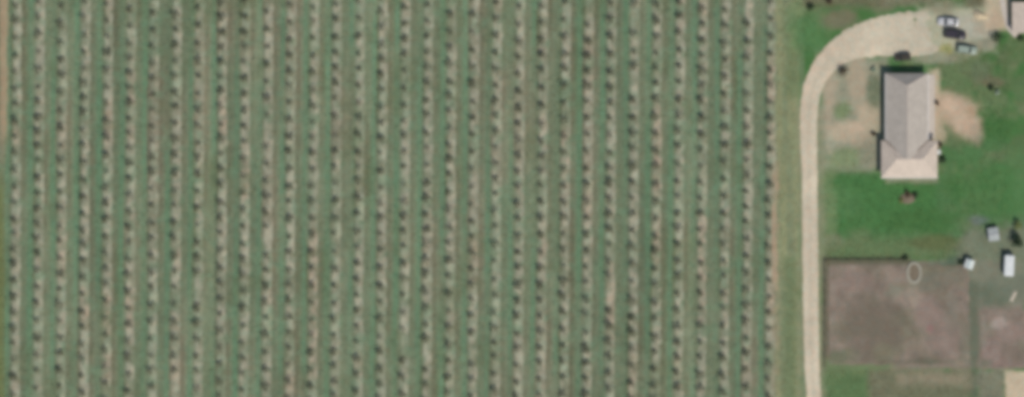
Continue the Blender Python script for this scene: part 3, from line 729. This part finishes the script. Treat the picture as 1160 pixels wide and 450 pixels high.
# cars
M_GLASSCAR = simple('car_glass', (0.02, 0.024, 0.028), 0.12, 0.1, 2, spec=0.5)
M_LAMP = simple('lamp_glass', (0.75, 0.75, 0.72), 0.15, 0.05)
M_TAIL = simple('tail_lamp', (0.35, 0.02, 0.02), 0.2, 0.05)
def car(name, px, py, rz, paint, label, Ln=4.5, W=1.8, H=1.45, kind='sedan'):
    t = empty(name, (GX(px), GY(py), -.01), rz); tag(t, label, 'car')
    h0, hb = .28, .88 * H / 1.45                     # sill, shoulder
    # body: stations along y (front = +y)
    st = [(-.5, .80, .62), (-.485, .92, .80), (-.40, .98, .93), (-.2, 1, 1.0), (0, 1, 1.0), (.2, 1, .99), (.36, .97, .92), (.46, .88, .80), (.5, .72, .58)]
    rings = []; bm = bmesh.new()
    for fy, fw, fz in st:
        hw = W / 2 * fw; zt = h0 + (hb - h0) * fz; y = fy * Ln
        pts = [(-hw * .92, h0), (-hw, h0 + .2), (-hw, zt - .16), (-hw * .88, zt - .03), (-hw * .45, zt + .02), (hw * .45, zt + .02), (hw * .88, zt - .03), (hw, zt - .16), (hw, h0 + .2), (hw * .92, h0)]
        rings.append([bm.verts.new((x, y, z)) for x, z in pts])
    for a, b in zip(rings, rings[1:]):
        for i in range(len(a)):
            j = (i + 1) % len(a); bm.faces.new((a[i], a[j], b[j], b[i]))
    bm.faces.new(rings[0]); bm.faces.new(list(reversed(rings[-1])))
    bm_obj('body', bm, paint, t, True)
    # greenhouse: glass all round with a painted roof and pillars
    if kind == 'sedan': b0, b1, t0, t1 = -.36, .20, -.24, .06
    elif kind == 'hatch': b0, b1, t0, t1 = -.46, .22, -.36, .08
    else: b0, b1, t0, t1 = -.47, .22, -.42, .10
    wb, wt = W * .45, W * .37; zb, zt = hb - .01, H - .05
    B = [(-wb, b0 * Ln, zb), (wb, b0 * Ln, zb), (wb, b1 * Ln, zb), (-wb, b1 * Ln, zb)]
    T = [(-wt, t0 * Ln, zt), (wt, t0 * Ln, zt), (wt, t1 * Ln, zt), (-wt, t1 * Ln, zt)]
    poly_obj('cabin', B + T, [(0, 1, 5, 4), (1, 2, 6, 5), (2, 3, 7, 6), (3, 0, 4, 7), (4, 5, 6, 7)], paint, t)
    def pane(nm, i, j):
        q = [Vector(B[i]), Vector(B[j]), Vector(T[j]), Vector(T[i])]; c = sum(q, Vector()) / 4
        n = (q[1] - q[0]).cross(q[3] - q[0]).normalized()
        if n.dot(c - Vector((0, (b0 + b1) / 2 * Ln, zb))) < 0: n = -n
        vs = [c + (p - c) * .88 + n * .012 for p in q] + [c + (p - c) * .88 - n * .01 for p in q]
        poly_obj(nm, [tuple(v) for v in vs], [(0, 1, 2, 3), (4, 5, 6, 7), (0, 1, 5, 4), (1, 2, 6, 5), (2, 3, 7, 6), (3, 0, 4, 7)], M_GLASSCAR, t)
    pane('rear_window', 0, 1); pane('side_window', 1, 2); pane('windshield', 2, 3); pane('side_window', 3, 0)
    bm = bmesh.new(); add_box(bm, (0, (t0 + t1) / 2 * Ln, zt + .015), (wt * 2 + .03, (t1 - t0) * Ln + .05, .06), 0, .025); bm_obj('roof', bm, paint, t)
    for sx in (-1, 1):
        for fy in (-.31, .31): empty_wheel(t, (sx * (W / 2 - .10), fy * Ln, .32), .32, .22)
        box('headlight', (sx * W * .33, .478 * Ln, h0 + .30), (.34, .12, .14), M_LAMP, t, .02); box('taillight', (sx * W * .36, -.485 * Ln, h0 + .36), (.26, .10, .16), M_TAIL, t, .02)
        box('mirror', (sx * (W / 2 + .04), b1 * Ln - .25, hb + .04), (.2, .1, .13), paint, t, .03)
    return t
P_WHITE = simple('car_paint_white', (0.50, 0.49, 0.47), 0.3, 0.04, 1, coat=.5)
P_BLACK = simple('car_paint_black', (0.035, 0.028, 0.034), 0.3, 0.1, 1, coat=.5)
P_GREEN = simple('car_paint_pale_green', (0.27, 0.32, 0.25), 0.35, 0.05, 1, coat=.5)
P_BROWN = simple('car_paint_brown', (0.045, 0.036, 0.022), 0.35, 0.1, 1, coat=.4)
R = math.radians
car('parked_car', 1074, 25, R(86), P_WHITE, 'white car in the parking place, northernmost of the row', 4.8, 1.85, 1.6, 'sedan')
car('parked_car', 1081.5, 39.5, R(-98), P_BLACK, 'black car with dark windows, middle one in the parking place', 5.0, 2.0, 1.85, 'suv')
car('parked_car', 1095, 56.5, R(-97), P_GREEN, 'pale green car on the grass edge, southernmost in the parking place', 4.6, 1.8, 1.8, 'suv')
car('parked_car', 1022.5, 65, R(94), P_BROWN, 'dark brown small car just north of the house roof', 3.7, 1.65, 1.45, 'hatch')

# sand pile by the barn drive
def heap(name, px, py, rx, ry, h, rz, mat):
    bm = bmesh.new(); bmesh.ops.create_icosphere(bm, subdivisions=4, radius=1.0)
    r = np.random.default_rng(4)
    for v in bm.verts:
        d = math.hypot(v.co.x, v.co.y); v.co.z = (max(0, 1 - d ** 1.4) if v.co.z > 0 else -.1)
        k = 1 + .12 * math.sin(3 * math.atan2(v.co.y, v.co.x) + 1) + .06 * math.sin(7 * math.atan2(v.co.y, v.co.x))
        v.co.x *= rx * k; v.co.y *= ry * k; v.co.z = v.co.z * h + r.normal() * .02 - .05
    o = bm_obj(name, bm, mat, None, True); o.location = (GX(px), GY(py), 0); o.rotation_euler = (0, 0, rz); return o
tag(heap('sand_pile', 1110, 17, 1.9, 1.0, 1.15, R(-22), M_SAND), 'pile of tan sand between the parked cars and the concrete path', 'sand pile')

# oval garden bed with pale rim
def oval_bed():
    t = empty('oval_bed', (GX(1035.5), GY(309), 0)); tag(t, 'oval raised bed with pale stone rim at the top of the ploughed garden', 'garden bed')
    n = 22; rx, ry = 1.45, 2.2; r = random.Random(8)
    me = None
    for k in range(n):
        a = 2 * math.pi * (k + .5) / n
        if me is None:
            bm = bmesh.new(); add_box(bm, (0, 0, 0), (.62, .60, .42), 0, .06); o = bm_obj('stone', bm, M_STONE, t); me = o.data
        else: o = mesh_obj('stone', me, t)
        o.location = (math.cos(a) * rx, math.sin(a) * ry, .12 + r.uniform(-.02, .03)); o.rotation_euler = (0, 0, math.atan2(math.sin(a) * rx, math.cos(a) * ry) + r.uniform(-.1, .1)); o.scale = (r.uniform(.9, 1.2), r.uniform(.95, 1.1), 1)
    bm = bmesh.new(); ring = [bm.verts.new((math.cos(2 * math.pi * k / 32) * rx, math.sin(2 * math.pi * k / 32) * ry, .10 + r.uniform(-.03, .03))) for k in range(32)]
    c = bm.verts.new((0, 0, .16))
    for k in range(32): bm.faces.new((ring[k], ring[(k + 1) % 32], c))
    bm_obj('soil', bm, M_BEDSOIL, t, True)
oval_bed()

# post-and-rail fences of the ploughed garden
def fence(label, a, b, n):
    A = Vector((GX(a[0]), GY(a[1]), 0)); B = Vector((GX(b[0]), GY(b[1]), 0)); d = B - A
    t = empty('garden_fence', A, math.atan2(d.y, d.x)); tag(t, label, 'fence', 'fences of the ploughed garden')
    L = d.length; seg = L / n; r = random.Random(int(a[0] + b[1]))
    bm = bmesh.new(); add_box(bm, (0, 0, .5), (.14, .14, 1.4), 0, .01); p0 = bm_obj('post', bm, M_WOOD, t); pm = p0.data
    bm = bmesh.new(); add_box(bm, (0, 0, 0), (seg - .15, .05, .16), 0, .008); r0 = bm_obj('rail', bm, M_WOOD, t); rm = r0.data
    for k in range(n + 1):
        p = p0 if k == 0 else mesh_obj('post', pm, t); p.location = (k * seg, 0, r.uniform(-.05, .03)); p.rotation_euler = (r.uniform(-.02, .02), r.uniform(-.02, .02), 0)
        if k < n:
            for q, z in enumerate((.35, .8)):
                o = r0 if k == 0 and q == 0 else mesh_obj('rail', rm, t); o.location = ((k + .5) * seg, 0, z + r.uniform(-.02, .02))
fence('dark wooden rail fence along the gravel road, beside the ploughed garden', (934.5, 416), (934.5, 295.5), 10)
fence('dark wooden rail fence between the lawn and the ploughed garden', (935.5, 295), (1022, 295), 7)

# pale planks lying on the rough ground
t = empty('plank_stack', (GX(1148), GY(336), 0), R(62)); tag(t, 'short stack of pale planks lying below the caravan', 'planks')
for k in range(5):
    o = box('plank', (0, 0, 0), (2.4, .2, .06), M_PLANK, t); o.location = (random.uniform(-.1, .1), (k % 3 - 1) * .24, .03 + (k // 3) * .07); o.rotation_euler = (0, 0, random.uniform(-.05, .05))
